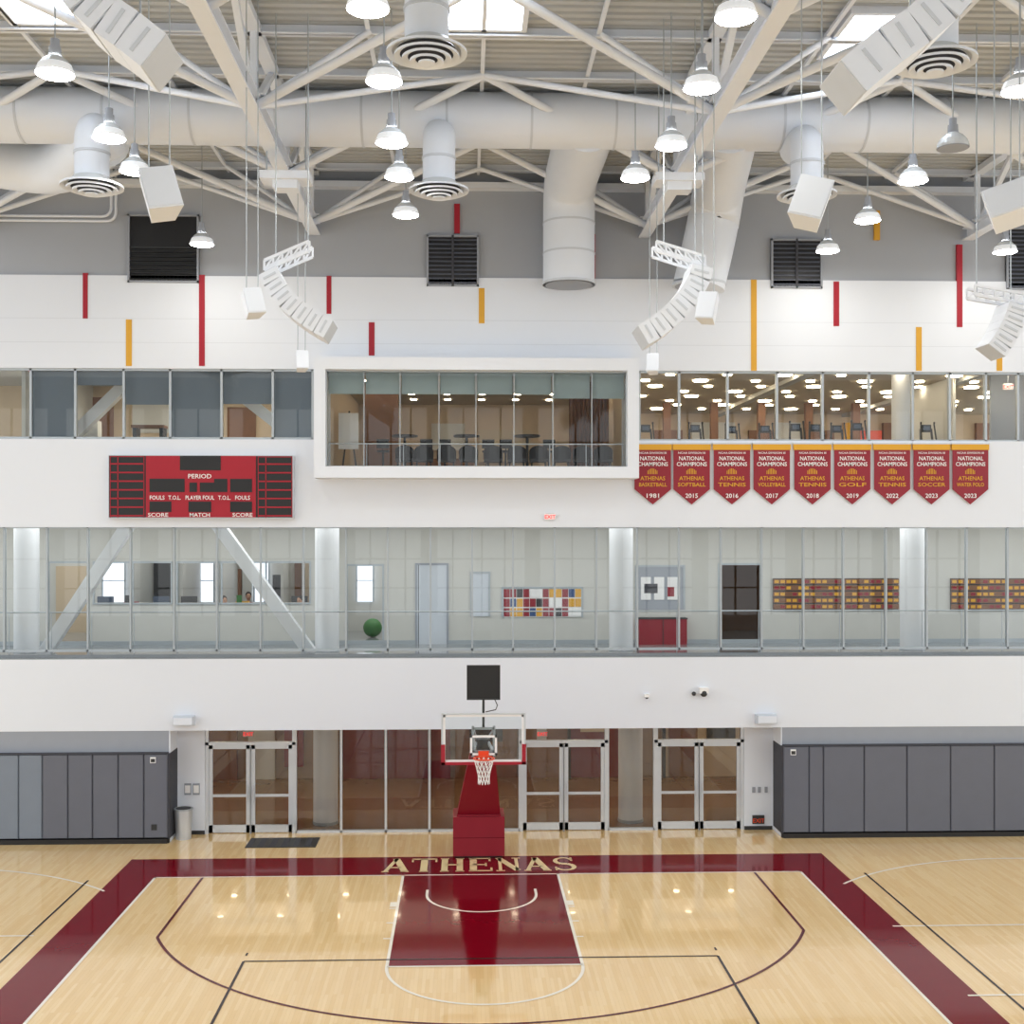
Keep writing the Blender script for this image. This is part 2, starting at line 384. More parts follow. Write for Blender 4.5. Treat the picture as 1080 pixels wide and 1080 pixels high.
# ---------------- lobby interior
b=MB(); Y0,Y1=1.0,8.0
b.box(XL,XR,Y0,Y1,-.2,0,'lobby_floor'); b.build('floor_lobby')
b=MB(); b.box(XL,XR,Y1,Y1+.2,0,3.6,'lobby_wall')
b.box(X(360,7.9),X(475,7.9),7.85,8,0,3.2,'lobby_maroon')
b.box(X(375,7.8),X(402,7.8),7.7,7.85,1.7,2.5,'cream'); b.box(X(430,7.8),X(455,7.8),7.75,7.85,1.6,2.4,'beige')
b.box(X(480,7.9),X(545,7.9),7.85,8,0,3.2,'wood'); b.box(X(495,7.9),X(530,7.9),7.8,7.85,1.2,2.3,'dark')
b.box(X(550,7.9),X(600,7.9),7.8,8,0,2.4,'brown'); b.box(X(566,7.9),X(576,7.9),7.7,7.8,1.2,2.1,'cream')
b.box(X(600,7.9),X(660,7.9),7.85,8,0,3.2,'lobby_maroon'); b.box(X(612,7.9),X(640,7.9),7.8,7.85,1.5,2.2,'beige')
b.box(X(700,7.9),X(780,7.9),7.85,8,0,3.2,'beige'); b.box(X(705,7.9),X(735,7.9),7.8,7.85,0,2.3,'wood'); b.box(X(745,7.9),X(775,7.9),7.8,7.85,1.1,2.2,'dark')
b.box(X(180,7.9),X(250,7.9),7.85,8,0,2.6,'wood'); b.box(X(262,7.9),X(290,7.9),7.85,8,0,2.3,'cream'); b.box(X(300,7.9),X(320,7.9),7.85,8,.4,2.6,'lobby_maroon')
for p in (360,407,453,600,700): b.box(X(p,7.7)-.05,X(p,7.7)+.05,7.6,7.7,0,3.2,'dark')
b.build('wall_lobby_back')
b=MB(); b.box(XL,XR,1.0,Y1,z_f1b+.45,z_f1t-.1,'tan_ceiling')
for i in range(22):
    for j in range(3):
        x=XL+1+i*1.75; y=2.2+j*2.1; b.cyl((x,y,z_f1b+.45),(x,y,z_f1b+.43),.09,'downlight',10)
b.build('ceiling_lobby')
def column(px,y,z0,z1,r):
    b=MB(); x=X(px,y); b.cyl((x,y,z0),(x,y,z1),r,'column_white',28); b.cyl((x,y,z0),(x,y,z0+.08),r+.015,'mull',28); b.build('round_column')
column(343.5,1.9,0,z_f1b+.45,.34); column(665,1.9,0,z_f1b+.45,.34)
for p in (28,345,655,962): column(p,1.6,z_f1t-.03,z_f2b+.45,.33)
# ---------------- level 2 interior
FB=4.2; zf=z_f1t-.03
b=MB(); b.box(XL,XR,.62,9,zf-.05,zf,'tile_gray'); b.build('floor_gallery')
b=MB(); b.box(XL,XR,.3,9,z_f2b+.45,z_f2b+.6,'cream'); b.build('ceiling_gallery')
b=MB(); y=FB
ops=[(50,94,594,681),(98,182,594,636),(186,328,594,636),(365,405,597,681),(757,803,596,681)]
zt=z_f2b+.45; cur=XL
def Zg(py,px): return Z(py,y,px)
for p0,p1,t0,t1 in ops:
    x0,x1=X(p0,y),X(p1,y)
    b.box(cur,x0,y,y+.15,zf,zt,'cream'); b.box(x0,x1,y,y+.15,Zg(t0,p0),zt,'cream')
    if Zg(t1,p0)>zf+.2: b.box(x0,x1,y,y+.15,zf,Zg(t1,p0),'cream')
    n_=max(1,round((x1-x0)/1.15))
    for k in range(n_+1):
        a=x0+(x1-x0-.05)*k/n_; b.box(a,a+.05,y-.03,y+.05,max(zf,Zg(t1,p0)),Zg(t0,p0),'mull')
    b.box(x0,x1,y-.04,y+.05,Zg(t0,p0),Zg(t0,p0)+.06,'mull')
    if Zg(t1,p0)>zf+.2: b.box(x0,x1,y-.04,y+.05,Zg(t1,p0)-.04,Zg(t1,p0),'mull')
    cur=x1
b.box(cur,XR,y,y+.15,zf,zt,'cream')
b.box(XL,XR,y-.02,y,zf,zf+.12,'mull')
b.build('wall_gallery_back')
b=MB(); b.box(XL,XR,9,9.15,zf,zt,'cream')
for p0,p1 in ((108,132),(196,226),(268,284),(376,394)):
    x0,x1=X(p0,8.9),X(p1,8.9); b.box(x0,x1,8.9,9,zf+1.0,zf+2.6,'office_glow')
    for k in range(2): a=x0+(x1-x0)*k; b.box(a-.03,a+.03,8.86,8.9,zf+1.0,zf+2.6,'mull')
    b.box(x0,x1,8.86,8.9,zf+1.7,zf+1.73,'mull')
for p0,p1,m,h in ((60,92,'beige',2.2),(140,160,'blue',2.5),(163,180,'dark',2.3),(235,255,'brown',2.1),(322,350,'beige',2.4),(240,250,'maroon',2.6),(256,266,'cream',2.5),(288,300,'dark',1.9),(300,318,'wood',2.3)):
    b.box(X(p0,8.9),X(p1,8.9),8.8,9,zf,zf+h,m)
b.box(X(757,8.9),X(803,8.9),8.85,9,zf,zt,'wood')
for p in (137,190,232,296,340): b.box(X(p,6.3),X(p,6.3)+.08,6.3,9,zf,zt,'cream')
b.build('wall_office_back')
b=MB()
for k in range(9):
    x=X(98,5.6)+k*.85
    b.box(x,x+.7,5.4,6.0,zf+.7,zf+.75,'wood'); b.box(x,x+.05,5.4,6.0,zf,zf+.7,'dark'); b.box(x+.65,x+.7,5.4,6.0,zf,zf+.7,'dark')
    if k in (0,2,3,6,7): b.box(x+.1,x+.6,5.7,5.74,zf+.98,zf+1.36,'dark' if k%2 else 'screen'); b.box(x+.32,x+.38,5.7,5.74,zf+.75,zf+.99,'dark')
    if k in (1,5,8): b.box(x+.1,x+.5,5.6,5.8,zf+.75,zf+1.2,('cream','maroon','gold')[k%3]); b.box(x+.15,x+.3,5.5,5.58,zf+.75,zf+1.4,'green' if k==5 else 'dark')
b.build('office_desk_row')
def panel(name,p0,p1,t0,t1,m,d=.05,frame=None,y=FB-.001,build=True):
    b=MB(); x0,x1=X(p0,y),X(p1,y); za,zb=Z(t1,y,p0),Z(t0,y,p0)
    b.box(x0,x1,y-d,y,za,zb,m)
    if frame:
        for a in (x0-.06,x1): b.box(a,a+.06,y-d-.02,y,za,zb+.06,frame)
        b.box(x0,x1,y-d-.02,y,zb,zb+.06,frame)
    return b,x0,x1,za,zb
b,x0,x1,za,zb=panel('',440,471,596,681,'duct_seam',.03,'band_gray'); b.cyl((x1-.12,FB-.1,za+1),(x1-.02,FB-.1,za+1),.02,'alu',8); b.box(x0+.03,x0+.05,FB-.035,FB-.03,za,zb,'seam'); b.build('door_4')
b,x0,x1,za,zb=panel('',498,515,605,650,'duct_seam',.03,'mull'); b.build('wall_notice_panel')
b,x0,x1,za,zb=panel('',672,720,598,643,'band_gray',.06,'mull')
for k in range(3): b.box(x0+.1+k*.4,x0+.4+k*.4,FB-.09,FB-.06,za+.3,zb-.3,'textwhite')
b.box(x0+.2,x0+.6,FB-.1,FB-.09,za+.5,zb-.5,'seam'); b.box(x0+.9,x0+1.1,FB-.1,FB-.09,za+.4,zb-.6,'maroon')
b.build('bulletin_board')
b,x0,x1,za,zb=panel('',672,722,652,679,'maroon',.4); b.box(x0-.02,x1+.02,FB-.42,FB-.002,zb,zb+.03,'dark'); b.box((x0+x1)/2-.01,(x0+x1)/2+.01,FB-.41,FB-.4,za,zb,'dark'); b.build('storage_cabinet')
b,x0,x1,za,zb=panel('',531,613,621,651,'textwhite',.03,'mull')
cols=['maroon','gold','textwhite','maroon','dark','gold','maroon','textwhite','blue','maroon','gold','maroon']
for k in range(12):
    a=x0+(x1-x0)*k/12
    for j in range(3):
        c_=cols[(k*5+j*3)%12]
        b.box(a+.01,a+(x1-x0)/12-.01,FB-.05,FB-.03,za+.03+j*(zb-za)/3,za+(j+1)*(zb-za)/3-.01,c_)
b.build('wall_poster_display')
for p0,p1 in ((815,947),(1002,1100)):
    b,x0,x1,za,zb=panel('',p0,p1,610,643,'dark',.05)
    for j in range(5):
        h=(zb-za)/5; b.box(x0,x1,FB-.09,FB-.05,za+j*h+.02,za+(j+1)*h-.02,'wood')
        n=int((x1-x0)/.18)
        for k in range(n):
            if (k*7+j*3)%5: a=x0+(x1-x0)*k/n; b.box(a+.03,a+.16,FB-.1,FB-.09,za+j*h+.05,za+(j+1)*h-.05,'gold' if (k//2+j)%3 else 'maroon')
    b.build('record_board')
b=MB()
b.bar((X(48,1.3),1.12,zf+.02),(X(146,1.3),1.12,z_f2b+.4),.33,'column_white')
b.bar((X(222,1.3),1.12,z_f2b+.4),(X(330,1.3),1.12,zf+.02),.33,'column_white')
b.build('steel_brace')
for px,py,y in ((262,774,1.6),(572,774,1.6),(580,545,-.05),(1063,408,1.5)):
    b=MB(); x=X(px,y); z=Z(py,y,px); b.box(x-.14,x+.14,y-.03,y+.03,z-.08,z+.08,'textwhite'); 
    b.text('EXIT',x,y-.035,z-.05,.14,'exitred'); b.box(x-.12,x+.12,y-.001,y+.001,z+.08,z+.1,'alu')
    if y>0: b.cyl((x,y,z+.08),(x,y,z+.5),.01,'alu',6)
    b.build('exit_sign')
# ---------------- level 3 rooms
zl=z_f2t-.25; zc=z_f3b+.25
b=MB(); xw0=bx0+.1; xw1=bx1-.1
b.box(XL,xw0-.1,.3,6,zl-.1,zl,'carpet'); b.build('floor_upper_left')
b=MB(); b.box(XL,xw0-.1,.3,6,zc,zc+.1,'cream')
for k in range(6):
    x=X(-20,3)+k*1.7; b.box(x,x+.6,2,3.2,zc-.02,zc,'downlight') if k%2 else None
b.build('ceiling_upper_left')
b=MB(); b.box(XL,xw0-.1,6,6.1,zl,zc,'beige'); b.box(xw0-.2,xw0-.1,.3,6,zl,zc,'cream'); b.box(X(33,1),X(33,1)+.1,.3,6,zl,zc,'cream')
b.box(X(90,6),X(120,6),5.95,6,zl,zl+2,'brown'); b.box(X(140,6),X(180,6),5.95,6,zl+.9,zl+1.8,'cream'); b.box(X(240,6),X(270,6),5.95,6,zl,zl+1.7,'wood')
b.build('wall_upper_left_back')
b=MB()
for p0,p1,pb,m in ((33,80,470,'shade'),(80,131,408,'shade'),(131,180,428,'shade'),(180,234,470,'shade'),(234,288,427,'shade'),(288,330,470,'shade')):
    b.box(X(p0,.35)+.04,X(p1,.35)-.04,.35,.36,max(z_f2t+.02,Z(pb,.35)),z_f3b,m)
b.build('roller_shades')
b=MB(); b.bar((X(60,1.5),1.5,zl+.02),(X(150,1.5),1.5,zc-.05),.3,'column_white'); b.bar((X(218,1.5),1.5,zc-.05),(X(330,1.5),1.5,zl+.02),.3,'column_white'); b.build('steel_brace')
b=MB(); b.box(X(85,2),X(105,2),1.8,2.2,zl,zl+.9,'cream'); b.box(X(140,2),X(175,2),1.8,2.2,zl+.7,zl+.78,'wood'); b.box(X(142,2),X(146,2),1.8,2.2,zl,zl+.7,'dark'); b.box(X(170,2),X(174,2),1.8,2.2,zl,zl+.7,'dark'); b.build('office_desk')
# fitness room
b=MB(); b.box(xw1+.1,XR,.3,14,zl-.1,zl,'carpet'); b.build('floor_fitness')
b=MB(); b.box(xw1+.1,XR,.3,14,zc,zc+.1,'tan_ceiling')
for j in range(9):
    for i in range(10):
        x=xw1+1+i*1.65+(j%2)*.5; y=1.2+j*1.35; b.cyl((x,y,zc),(x,y,zc-.04),.13 if (i+j)%3 else .22,'downlight',14)
for x in (4.5,9.5,14.5): b.box(x,x+.3,1,14,zc-.12,zc,'cream')
b.build('ceiling_fitness')
b=MB(); b.box(xw1+.1,XR,14,14.1,zl,zc,'beige')
for k,(p0,p1,m) in enumerate(((690,720,'brown'),(730,775,'cream'),(790,815,'brown'),(820,845,'cream'),(850,880,'wood'),(890,905,'gold'),(908,930,'orange'),(932,950,'brown'),(985,1000,'dark'),(1030,1050,'brown'))):
    b.box(X(p0,13.8),X(p1,13.8),13.8,14,zl+.2,zl+1.7+.3*(k%2),m)
for p in (700,750,800,850,900): b.box(X(p,10),X(p,10)+.25,10,10.25,zl,zc,'brown')
b.box(X(975,6),X(1000,6),6,6.2,zl,zc,'cream'); b.box(xw1+.1,xw1+.2,.3,14,zl,zc,'beige')
b.box(X(1005,3),X(1008,3),3,6,zl,zc,'cream'); b.box(X(1045,2.4),X(1095,2.4),2.4,2.5,zl,zc,'gray_paint')
b.build('wall_fitness_back')
column(952,1.6,zl,zc,.3)
for px in (684,737,776,812,845,866,889,911,985):
    b=MB(); y=2.6+random.random()*1.2; x=X(px,y); zq=zl-.1
    b.box(x-.24,x+.24,y-.8,y+.8,zl,zl+.16,'dark')
    for s_ in(-1,1):
        b.bar((x+s_*.2,y+.5,zq+.2),(x+s_*.16,y+.62,zq+1.0),.05,'dark')
        b.bar((x+s_*.24,y+.3,zq+.3),(x+s_*.2,y+.5,zq+1.15),.035,'black'); b.ball((x+s_*.2,y+.48,zq+1.17),.035,'black',6)
        b.box(x+s_*.17-.06,x+s_*.17+.06,y-.3,y+.1,zl+.3,zl+.34,'black'); b.bar((x+s_*.17,y-.2,zl+.16),(x+s_*.17,y-.15,zl+.3),.05,'dark')
    b.box(x-.14,x+.14,y+.56,y+.62,zq+.9,zq+1.12,'black'); b.box(x-.1,x+.1,y+.555,y+.56,zq+.96,zq+1.08,'screen')
    b.build('elliptical_trainer')
# viewing room
vf=iz0-.22; vc=iz1+.15
b=MB(); b.box(ix0+.02,ix1-.02,-.5,9,vf-.06,vf,'carpet'); b.build('floor_viewing_room')
b=MB(); b.box(ix0-.05,ix1+.05,.31,9,vc,vc+.1,'tan_ceiling')
for i in range(7):
    for j in range(5):
        x=ix0+.8+i*1.1; y=.9+j*1.6; b.cyl((x,y,vc),(x,y,vc-.03),.1,'downlight',12)
b.build('ceiling_viewing_room')
b=MB(); b.box(ix0-.1,ix1+.1,9,9.1,vf,vc,'beige'); b.box(ix0-.1,ix0-.02,.31,9,vf,vc,'beige'); b.box(ix1+.02,ix1+.1,.31,9,vf,vc,'beige')
b.box(X(384,3),X(420,3),3,3.1,vf,vc,'brown'); b.box(X(425,8.8),X(500,8.8),8.6,9,vf,vf+1,'wood'); b.box(X(505,8.8),X(560,8.8),8.9,9,vf+.9,vf+2,'tan_ceiling')
b.box(X(455,8.9),X(490,8.9),8.9,9,vf+1.3,vf+2.2,'cream')
b.build('wall_viewing_room_back')
b=MB()
n=40; xa,xb_=X(600,2.2),X(642,2.2)
for k in range(n):
    u0,u1=k/n,(k+1)/n; f=lambda u:2.2+.06*math.sin(u*n*math.pi/2)
    b.poly([(xa+(xb_-xa)*u0,f(u0),vf+.05),(xa+(xb_-xa)*u1,f(u1),vf+.05),(xa+(xb_-xa)*u1,f(u1),vc-.05),(xa+(xb_-xa)*u0,f(u0),vc-.05)],'brown')
b.build('curtain')
b=MB()
for i in range(len(xc)-1):
    b.box(xc[i]+.03,xc[i+1]-.03,-.4,-.39,Z(416 if i<6 else 420,-.4),iz1,'shade_light')
b.build('roller_shades')
b=MB(); x=X(368,1.2)
b.box(X(357,1.2),X(378,1.2),1.2,1.25,Z(474,1.2),Z(436,1.2),'textwhite'); b.bar((X(360,1.3),1.3,vf),(x,1.3,Z(434,1.3)),.04,'dark'); b.bar((X(377,1.3),1.3,vf),(x,1.3,Z(434,1.3)),.04,'dark'); b.build('flip_chart_easel')
for px in (427,447,471,494,520,545,568,592,614,636):
    b=MB(); y=.6; x=X(px,y); zs=vf+.47
    b.box(x-.24,x+.24,y-.24,y+.22,zs-.05,zs+.03,'black')
    for k in range(8):
        a0=math.pi*(k)/8; a1=math.pi*(k+1)/8; R=.26
        p=lambda a,z,R=R:(x-R*math.cos(a),y-.05-R*.8*math.sin(a),z)
        b.poly([p(a0,zs),p(a1,zs),p(a1,zs+.38*(.6+.4*math.sin(a1))),p(a0,zs+.38*(.6+.4*math.sin(a0)))],'black')
    for sx_ in(-1,1):
        for sy_ in (-1,1): b.bar((x+sx_*.18,y+sy_*.16,zs-.05),(x+sx_*.22,y+sy_*.2,vf),.03,'dark')
    b.build('lounge_chair')
for px in (427,492,556):
    b=MB(); y=1.7; x=X(px,y); zt2=Z(459,y,px); b.cyl((x,y,zt2-.05),(x,y,zt2),.36,'black',24); b.cyl((x,y,vf),(x,y,zt2-.05),.04,'dark',10); b.cyl((x,y,vf),(x,y,vf+.03),.25,'dark',20)
    b.build('bar_table')
    for s_ in (-1,1):
        b=MB(); xx=x+s_*.6; b.cyl((xx,y,vf+.75),(xx,y,vf+.8),.17,'black',16); b.cyl((xx,y,vf),(xx,y,vf+.75),.03,'dark',8); b.cyl((xx,y,vf),(xx,y,vf+.03),.2,'dark',16)
        b.box(xx-.17,xx+.17,y-.17,y-.14,vf+.85,vf+1.1,'black'); b.bar((xx,y-.14,vf+.78),(xx,y-.16,vf+.9),.03,'dark'); b.build('bar_stool')
# ---------------- scoreboard
b=MB(); y=-.2; zz=lambda p:Z(p,y,212); xx=lambda p:X(p,y)
b.box(xx(114),xx(309.5),y,-.001,zz(546.5),zz(480),'alu')
def rect(p0,p1,t0,t1,m,d): b.box(xx(p0),xx(p1),y-d,y,zz(t1),zz(t0),m)
rect(115,308.5,480.8,545.7,'black',.01)
rect(154,270,480.8,545.7,'red_bar',.02)
rect(190,233,480.8,496,'black',.03)
for p0 in (162,247): rect(p0-4,p0+19,505,519,'black',.03)
for p0 in (186,231): rect(p0-5,p0+9,505,519,'black',.03)
rect(200,208,509,519,'black',.03); rect(211,226,509,519,'black',.03)
for p0 in (158,243): rect(p0,p0+23,529,540,'black',.03)
rect(199,223,529,540,'black',.03)
for p0 in (116,272):
    for j in range(7):
        t=482+j*9.1; rect(p0+1,p0+35,t+6.6,t+8.2,'red_bar',.02)
    rect(p0+1,p0+35,481.3,482.2,'red_bar',.02); rect(p0+8,p0+9,481,546,'red_bar',.02) ; rect(p0,p0+.8,481,546,'red_bar',.02); rect(p0+35.6,p0+36.4,481,546,'red_bar',.02)
T=lambda t,p,q,s_,w: b.text(t,xx(p),y-.035,zz(q),s_,'textwhite',w)
T('PERIOD',211,504.5,.16,.6); T('FOULS',166,527,.15,.38); T('T.O.L.',184.5,527,.15,.32); T('PLAYER FOUL',211,527,.15,.74); T('T.O.L.',237,527,.15,.32); T('FOULS',256,527,.15,.38)
T('SCORE',167,545,.14,.52); T('MATCH',211,545,.14,.52); T('SCORE',256,545,.14,.52)
b.build('scoreboard')
# ---------------- banners
yrs=['1981','2015','2016','2017','2018','2019','2022','2023','2023']; sp=['BASKETBALL','SOFTBALL','TENNIS','VOLLEYBALL','TENNIS','GOLF','TENNIS','SOCCER','WATER POLO']
for i,px in enumerate((688.5,729.5,772,814,857,899,941,982.5,1023.5)):
    b=MB(); y=-.06; x=X(px,y); w=.485; q=lambda p:Z(p,y,px)
    b.poly([(x-w,y,q(474)),(x-w,y,q(516)),(x,y,q(532)),(x+w,y,q(516)),(x+w,y,q(474))],'maroon')
    b.poly([(x+w,y+.01,q(474)),(x+w,y+.01,q(516)),(x,y+.01,q(532)),(x-w,y+.01,q(516)),(x-w,y+.01,q(474))],'maroon')
    b.box(x-w-.02,x+w+.02,y-.01,-.001,q(474.5),q(468.5),'gold')
    b.box(x-w-.035,x+w+.035,y-.02,-.001,q(468.5),q(467),'alu')
    y2=y-.008
    b.text('NCAA DIVISION III',x,y2,q(478.6),.07,'textwhite',.72)
    b.text('NATIONAL',x,y2,q(485.5),.15,'textwhite',.68); b.text('CHAMPIONS',x,y2,q(491.5),.15,'textwhite',.80)
    b.text('ATHENAS',x,y2,q(506.5),.15,'gold',.66); b.text(sp[i],x,y2,q(513),.14,'gold',.74)
    for k in range(7): b.box(x-.14+k*.04,x-.12+k*.04,y2,y2+.003,q(500),q(500-3-3*math.sin((k+.5)/7*math.pi)),'gold')
    b.text(yrs[i],x,y2,q(525),.16,'textwhite',.33)
    b.build('championship_banner')
# ---------------- hoop
hp=empty('basketball_hoop',(X(510,-4.4),-4.4,0)); hc=X(510,-4.4)
b=MB(); ox=X(505,-1.8)-hc
b.box(ox-.64,ox+.64,2.62,3.6,.05,1.02,'maroon'); b.box(ox-.6,ox+.6,2.66,3.56,.012,.05,'black'); b.box(ox-.645,ox+.645,2.61,2.63,.5,.51,'maroon_line')
b.box(ox-.55,ox+.55,2.7,3.5,1.02,1.06,'maroon')
b.build('base',hp)
b=MB()
def tap(p,hw,hd): return [(p[0]-hw,p[1]-hd,p[2]),(p[0]+hw,p[1]-hd,p[2]),(p[0]+hw,p[1]+hd,p[2]),(p[0]-hw,p[1]+hd,p[2])]
b.hexa(tap((ox,3.05,1.04),.54,.3)+tap((0,1.9,2.75),.30,.2),'maroon')
b.hexa(tap((0,1.9,2.75),.2,.16)+tap((0,1.85,3.1),.14,.12),'dark')
b.build('padded_mast',hp)
b=MB()
for s_ in (-.15,.15):
    b.bar((s_,1.9,3.0),(s_*1.5,.1,3.1),.06,'mull'); b.bar((s_,1.9,3.1),(s_*1.5,.1,3.6),.05,'mull')
b.bar((ox,3.4,1.0),(0,2.0,3.0),.08,'dark')
for s_ in (-.24,.24): b.box(s_-.03,s_+.03,.05,.1,3.0,3.7,'mull')
b.box(-.24,.24,.05,.1,3.1,3.15,'mull'); b.box(-.24,.24,.05,.1,3.62,3.67,'mull'); b.build('support_arm',hp)
b=MB(); bw=.915
b.poly([(-bw,0,2.9),(bw,0,2.9),(bw,0,3.97),(-bw,0,3.97)],'glass_board')
for a,c,d,e in ((-bw,-bw+.05,2.9,3.97),(bw-.05,bw,2.9,3.97),(-bw,bw,3.92,3.97),(-bw,bw,2.9,2.95),(-.305,-.255,3.05,3.5),(.255,.305,3.05,3.5),(-.305,.305,3.45,3.5),(-.305,.305,3.05,3.1)):
    b.box(a,c,-.012,.012,d,e,'textwhite')
b.box(-bw-.04,-bw,-.03,.04,2.88,4.0,'alu'); b.box(bw,bw+.04,-.03,.04,2.88,4.0,'alu'); b.box(-bw,bw,-.03,.04,3.97,4.0,'alu')
b.box(-bw-.05,bw+.05,-.05,.06,2.84,2.90,'red_bar')
for s_ in (-1,1): b.box(s_*(bw-.0)-.045,s_*(bw-.0)+.045,-.05,.06,2.84,3.3,'red_bar')
b.build('backboard',hp)
b=MB(); rc=-.38
pts=[(.229*math.cos(t),rc+.229*math.sin(t),3.05) for t in [2*math.pi*k/28 for k in range(29)]]
b.sweep(pts,.016,'orange',8,False); b.box(-.1,.1,-.16,-.01,2.98,3.07,'orange'); b.box(-.12,.12,-.03,0,2.92,3.15,'orange'); b.build('rim',hp)
b=MB()
def np_(k,l):
    r=[.22,.19,.16,.135,.125,.13][l]; a=2*math.pi*(k+.5*(l%2))/12; return (r*math.cos(a),rc+r*math.sin(a),3.03-l*.11)
for l in range(5):
    for k in range(12):
        b.cyl(np_(k,l),np_(k,l+1),.008,'net',5); b.cyl(np_(k,l),np_(k-1 if l%2==0 else k+1,l+1),.008,'net',5)
b.build('net',hp)
b=MB(); b.box(-.36,.36,.1,.3,4.31,5.06,'black'); b.box(-.38,.38,.08,.1,4.29,4.32,'dark'); b.box(-.38,.38,.08,.1,5.05,5.08,'dark'); b.box(-.38,-.36,.08,.1,4.3,5.07,'dark'); b.box(.36,.38,.08,.1,4.3,5.07,'dark')
b.cyl((0,.2,3.65),(0,.2,4.35),.03,'dark',8)
b.sweep([(.05,.2,4.0),(.28,.2,4.05),(.32,.2,4.15),(.25,.2,4.3)],.012,'black',6); b.build('shot_clock',hp)
# ---------------- small wall/floor items
b=MB(); x=X(193.5,.38); b.cyl((x,.38,0),(x,.38,.76),.2,'alu',24,.24); b.cyl((x,.38,.76),(x,.38,.8),.25,'mull',24); b.cyl((x,.38,.8),(x,.38,.805),.2,'black',20); b.build('trash_can')
b=MB(); b.box(X(260,-.4),X(334,-.4),YZ(894,0,300),YZ(884,0,300),0,.015,'dark'); 
for k in range(6): b.box(X(260,-.4)+k*.3,X(260,-.4)+k*.3+.15,YZ(893.5,0,300),YZ(884.5,0,300),.015,.018,'seam')
b.build('door_mat')
for px,py in ((193,761),(809,759)):
    b=MB(); x=X(px,-.2); z=Z(py,-.2,px); b.hexa([(x-.26,-.26,z-.1),(x+.26,-.26,z-.1),(x+.28,-.001,z-.13),(x-.28,-.001,z-.13),(x-.26,-.24,z+.12),(x+.26,-.24,z+.12),(x+.28,-.001,z+.13),(x-.28,-.001,z+.13)],'duct_seam')
    b.box(x-.24,x+.24,-.275,-.25,z-.08,z+.1,'duct'); b.build('wall_speaker')
for px,py in ((742,731),(682,735)):
    b=MB(); x=X(px,-.1); z=Z(py,-.1,px); s_=.12 if px>700 else .06
    b.box(x-s_,x+s_,-.2,-.001,z,z+s_*1.2,'textwhite'); b.ball((x,-.14,z),s_*.8,'dark'); 
    if px>700: b.ball((x-.25,-.065,z-.02),.06,'dark',8)
    b.build('security_camera')
b=MB(); x=X(800,.75); b.box(x-.16,x+.16,.74,.799,Z(871,.8),Z(862,.8),'dark'); b.text('EXIT',x,.735,Z(869.5,.8),.16,'orange'); b.build('floor_exit_sign')
b=MB(); 
for px in (198,207): b.box(X(px,.78)-.09,X(px,.78)+.09,.77,.799,Z(836,.8),Z(824,.8),'band_gray'); b.box(X(px,.78)-.07,X(px,.78)+.07,.765,.77,Z(834,.8),Z(826,.8),'textwhite')
b.build('wall_plaque')
b=MB()
for px in (795,801,808): b.box(X(px,.78)-.04,X(px,.78)+.04,.77,.799,Z(838,.8),Z(832,.8),'band_gray')
b.build('light_switch_panel')
# ---------------- roof
b=MB(); b.box(XL,XR,-33,.3,ZD,ZD+.15,'deck_gap')
y=-33
while y<0.0:
    b.hexa([(XL,y,ZD-.06),(XR,y,ZD-.06),(XR,y+.14,ZD-.06),(XL,y+.14,ZD-.06),(XL,y-.02,ZD),(XR,y-.02,ZD),(XR,y+.16,ZD),(XL,y+.16,ZD)],'deck'); y+=.27
b.build('ceiling')
for p0,p1,q0,q1 in ((468,550,-60,27),(15,92,-60,27),(868,950,6,52)):
    b=MB(); zz_=ZD-.12; ya,yb2=YZ(q0,zz_),YZ(q1,zz_); xa,xb_=X(p0,yb2),X(p1,yb2)
    b.box(xa,xb_,ya,yb2,zz_-.02,zz_+.01,'skyglow')
    for a in (xa-.1,xb_): b.box(a,a+.1,ya,yb2,zz_-.08,zz_+.06,'steel_white')
    for a in (ya-.1,yb2): b.box(xa-.1,xb_+.1,a,a+.1,zz_-.08,zz_+.06,'steel_white')
    b.build('skylight')
chx=[X(330,-.3),X(681,-.3)]; dxx=chx[1]-chx[0]; chx=[chx[0]-dxx]+chx+[chx[1]+dxx]; zb_=16.05; zt_=17.45
for x in chx:
    b=MB()
    b.box(x-.15,x+.15,-33,0,zb_-.16,zb_-.13,'steel_white'); b.box(x-.15,x+.15,-33,0,zb_+.13,zb_+.16,'steel_white'); b.box(x-.02,x+.02,-33,0,zb_-.13,zb_+.13,'steel_white')
    b.box(x-.13,x+.13,-33,0,zt_,zt_+.15,'steel_white')
    y=-.6
    while y>-32:
        b.bar((x,y,zb_),(x,y,zt_),.12,'steel_white')
        b.bar((x,y,zb_),(x,y-2.1,zt_),.12,'steel_white'); b.bar((x,y-4.2,zb_),(x,y-2.1,zt_),.12,'steel_white')
        b.box(x-.22,x+.22,y-.22,y+.22,zb_+.16,zb_+.19,'steel_white')
        y-=4.2
    b.build('roof_truss')
b=MB(); h=dxx/2
for i,x in enumerate(chx):
    y=-.6; k=0
    while y>-32:
        for s_ in (-1,1):
            b.cyl((x,y,zb_),(x+s_*h,y-2.1 ,zt_+.05),.085,'steel_white',8)
            b.cyl((x,y,zb_),(x+s_*h*.5,y,zt_+.05),.06,'steel_white',8)
            if k%2==0: b.cyl((x,y,zb_),(x+s_*h,y+2.1 if y<-1 else y,zt_+.05),.065,'steel_white',8)
        y-=4.2; k+=1
b.build('roof_cross_bracing')
b=MB(); y=-.5
while y>-33:
    b.box(XL,XR,y-.09,y+.09,zt_+.0,zt_+.03,'steel_white'); b.box(XL,XR,y-.015,y+.015,zt_,ZD-.07,'steel_white'); y-=2.1
x=XL
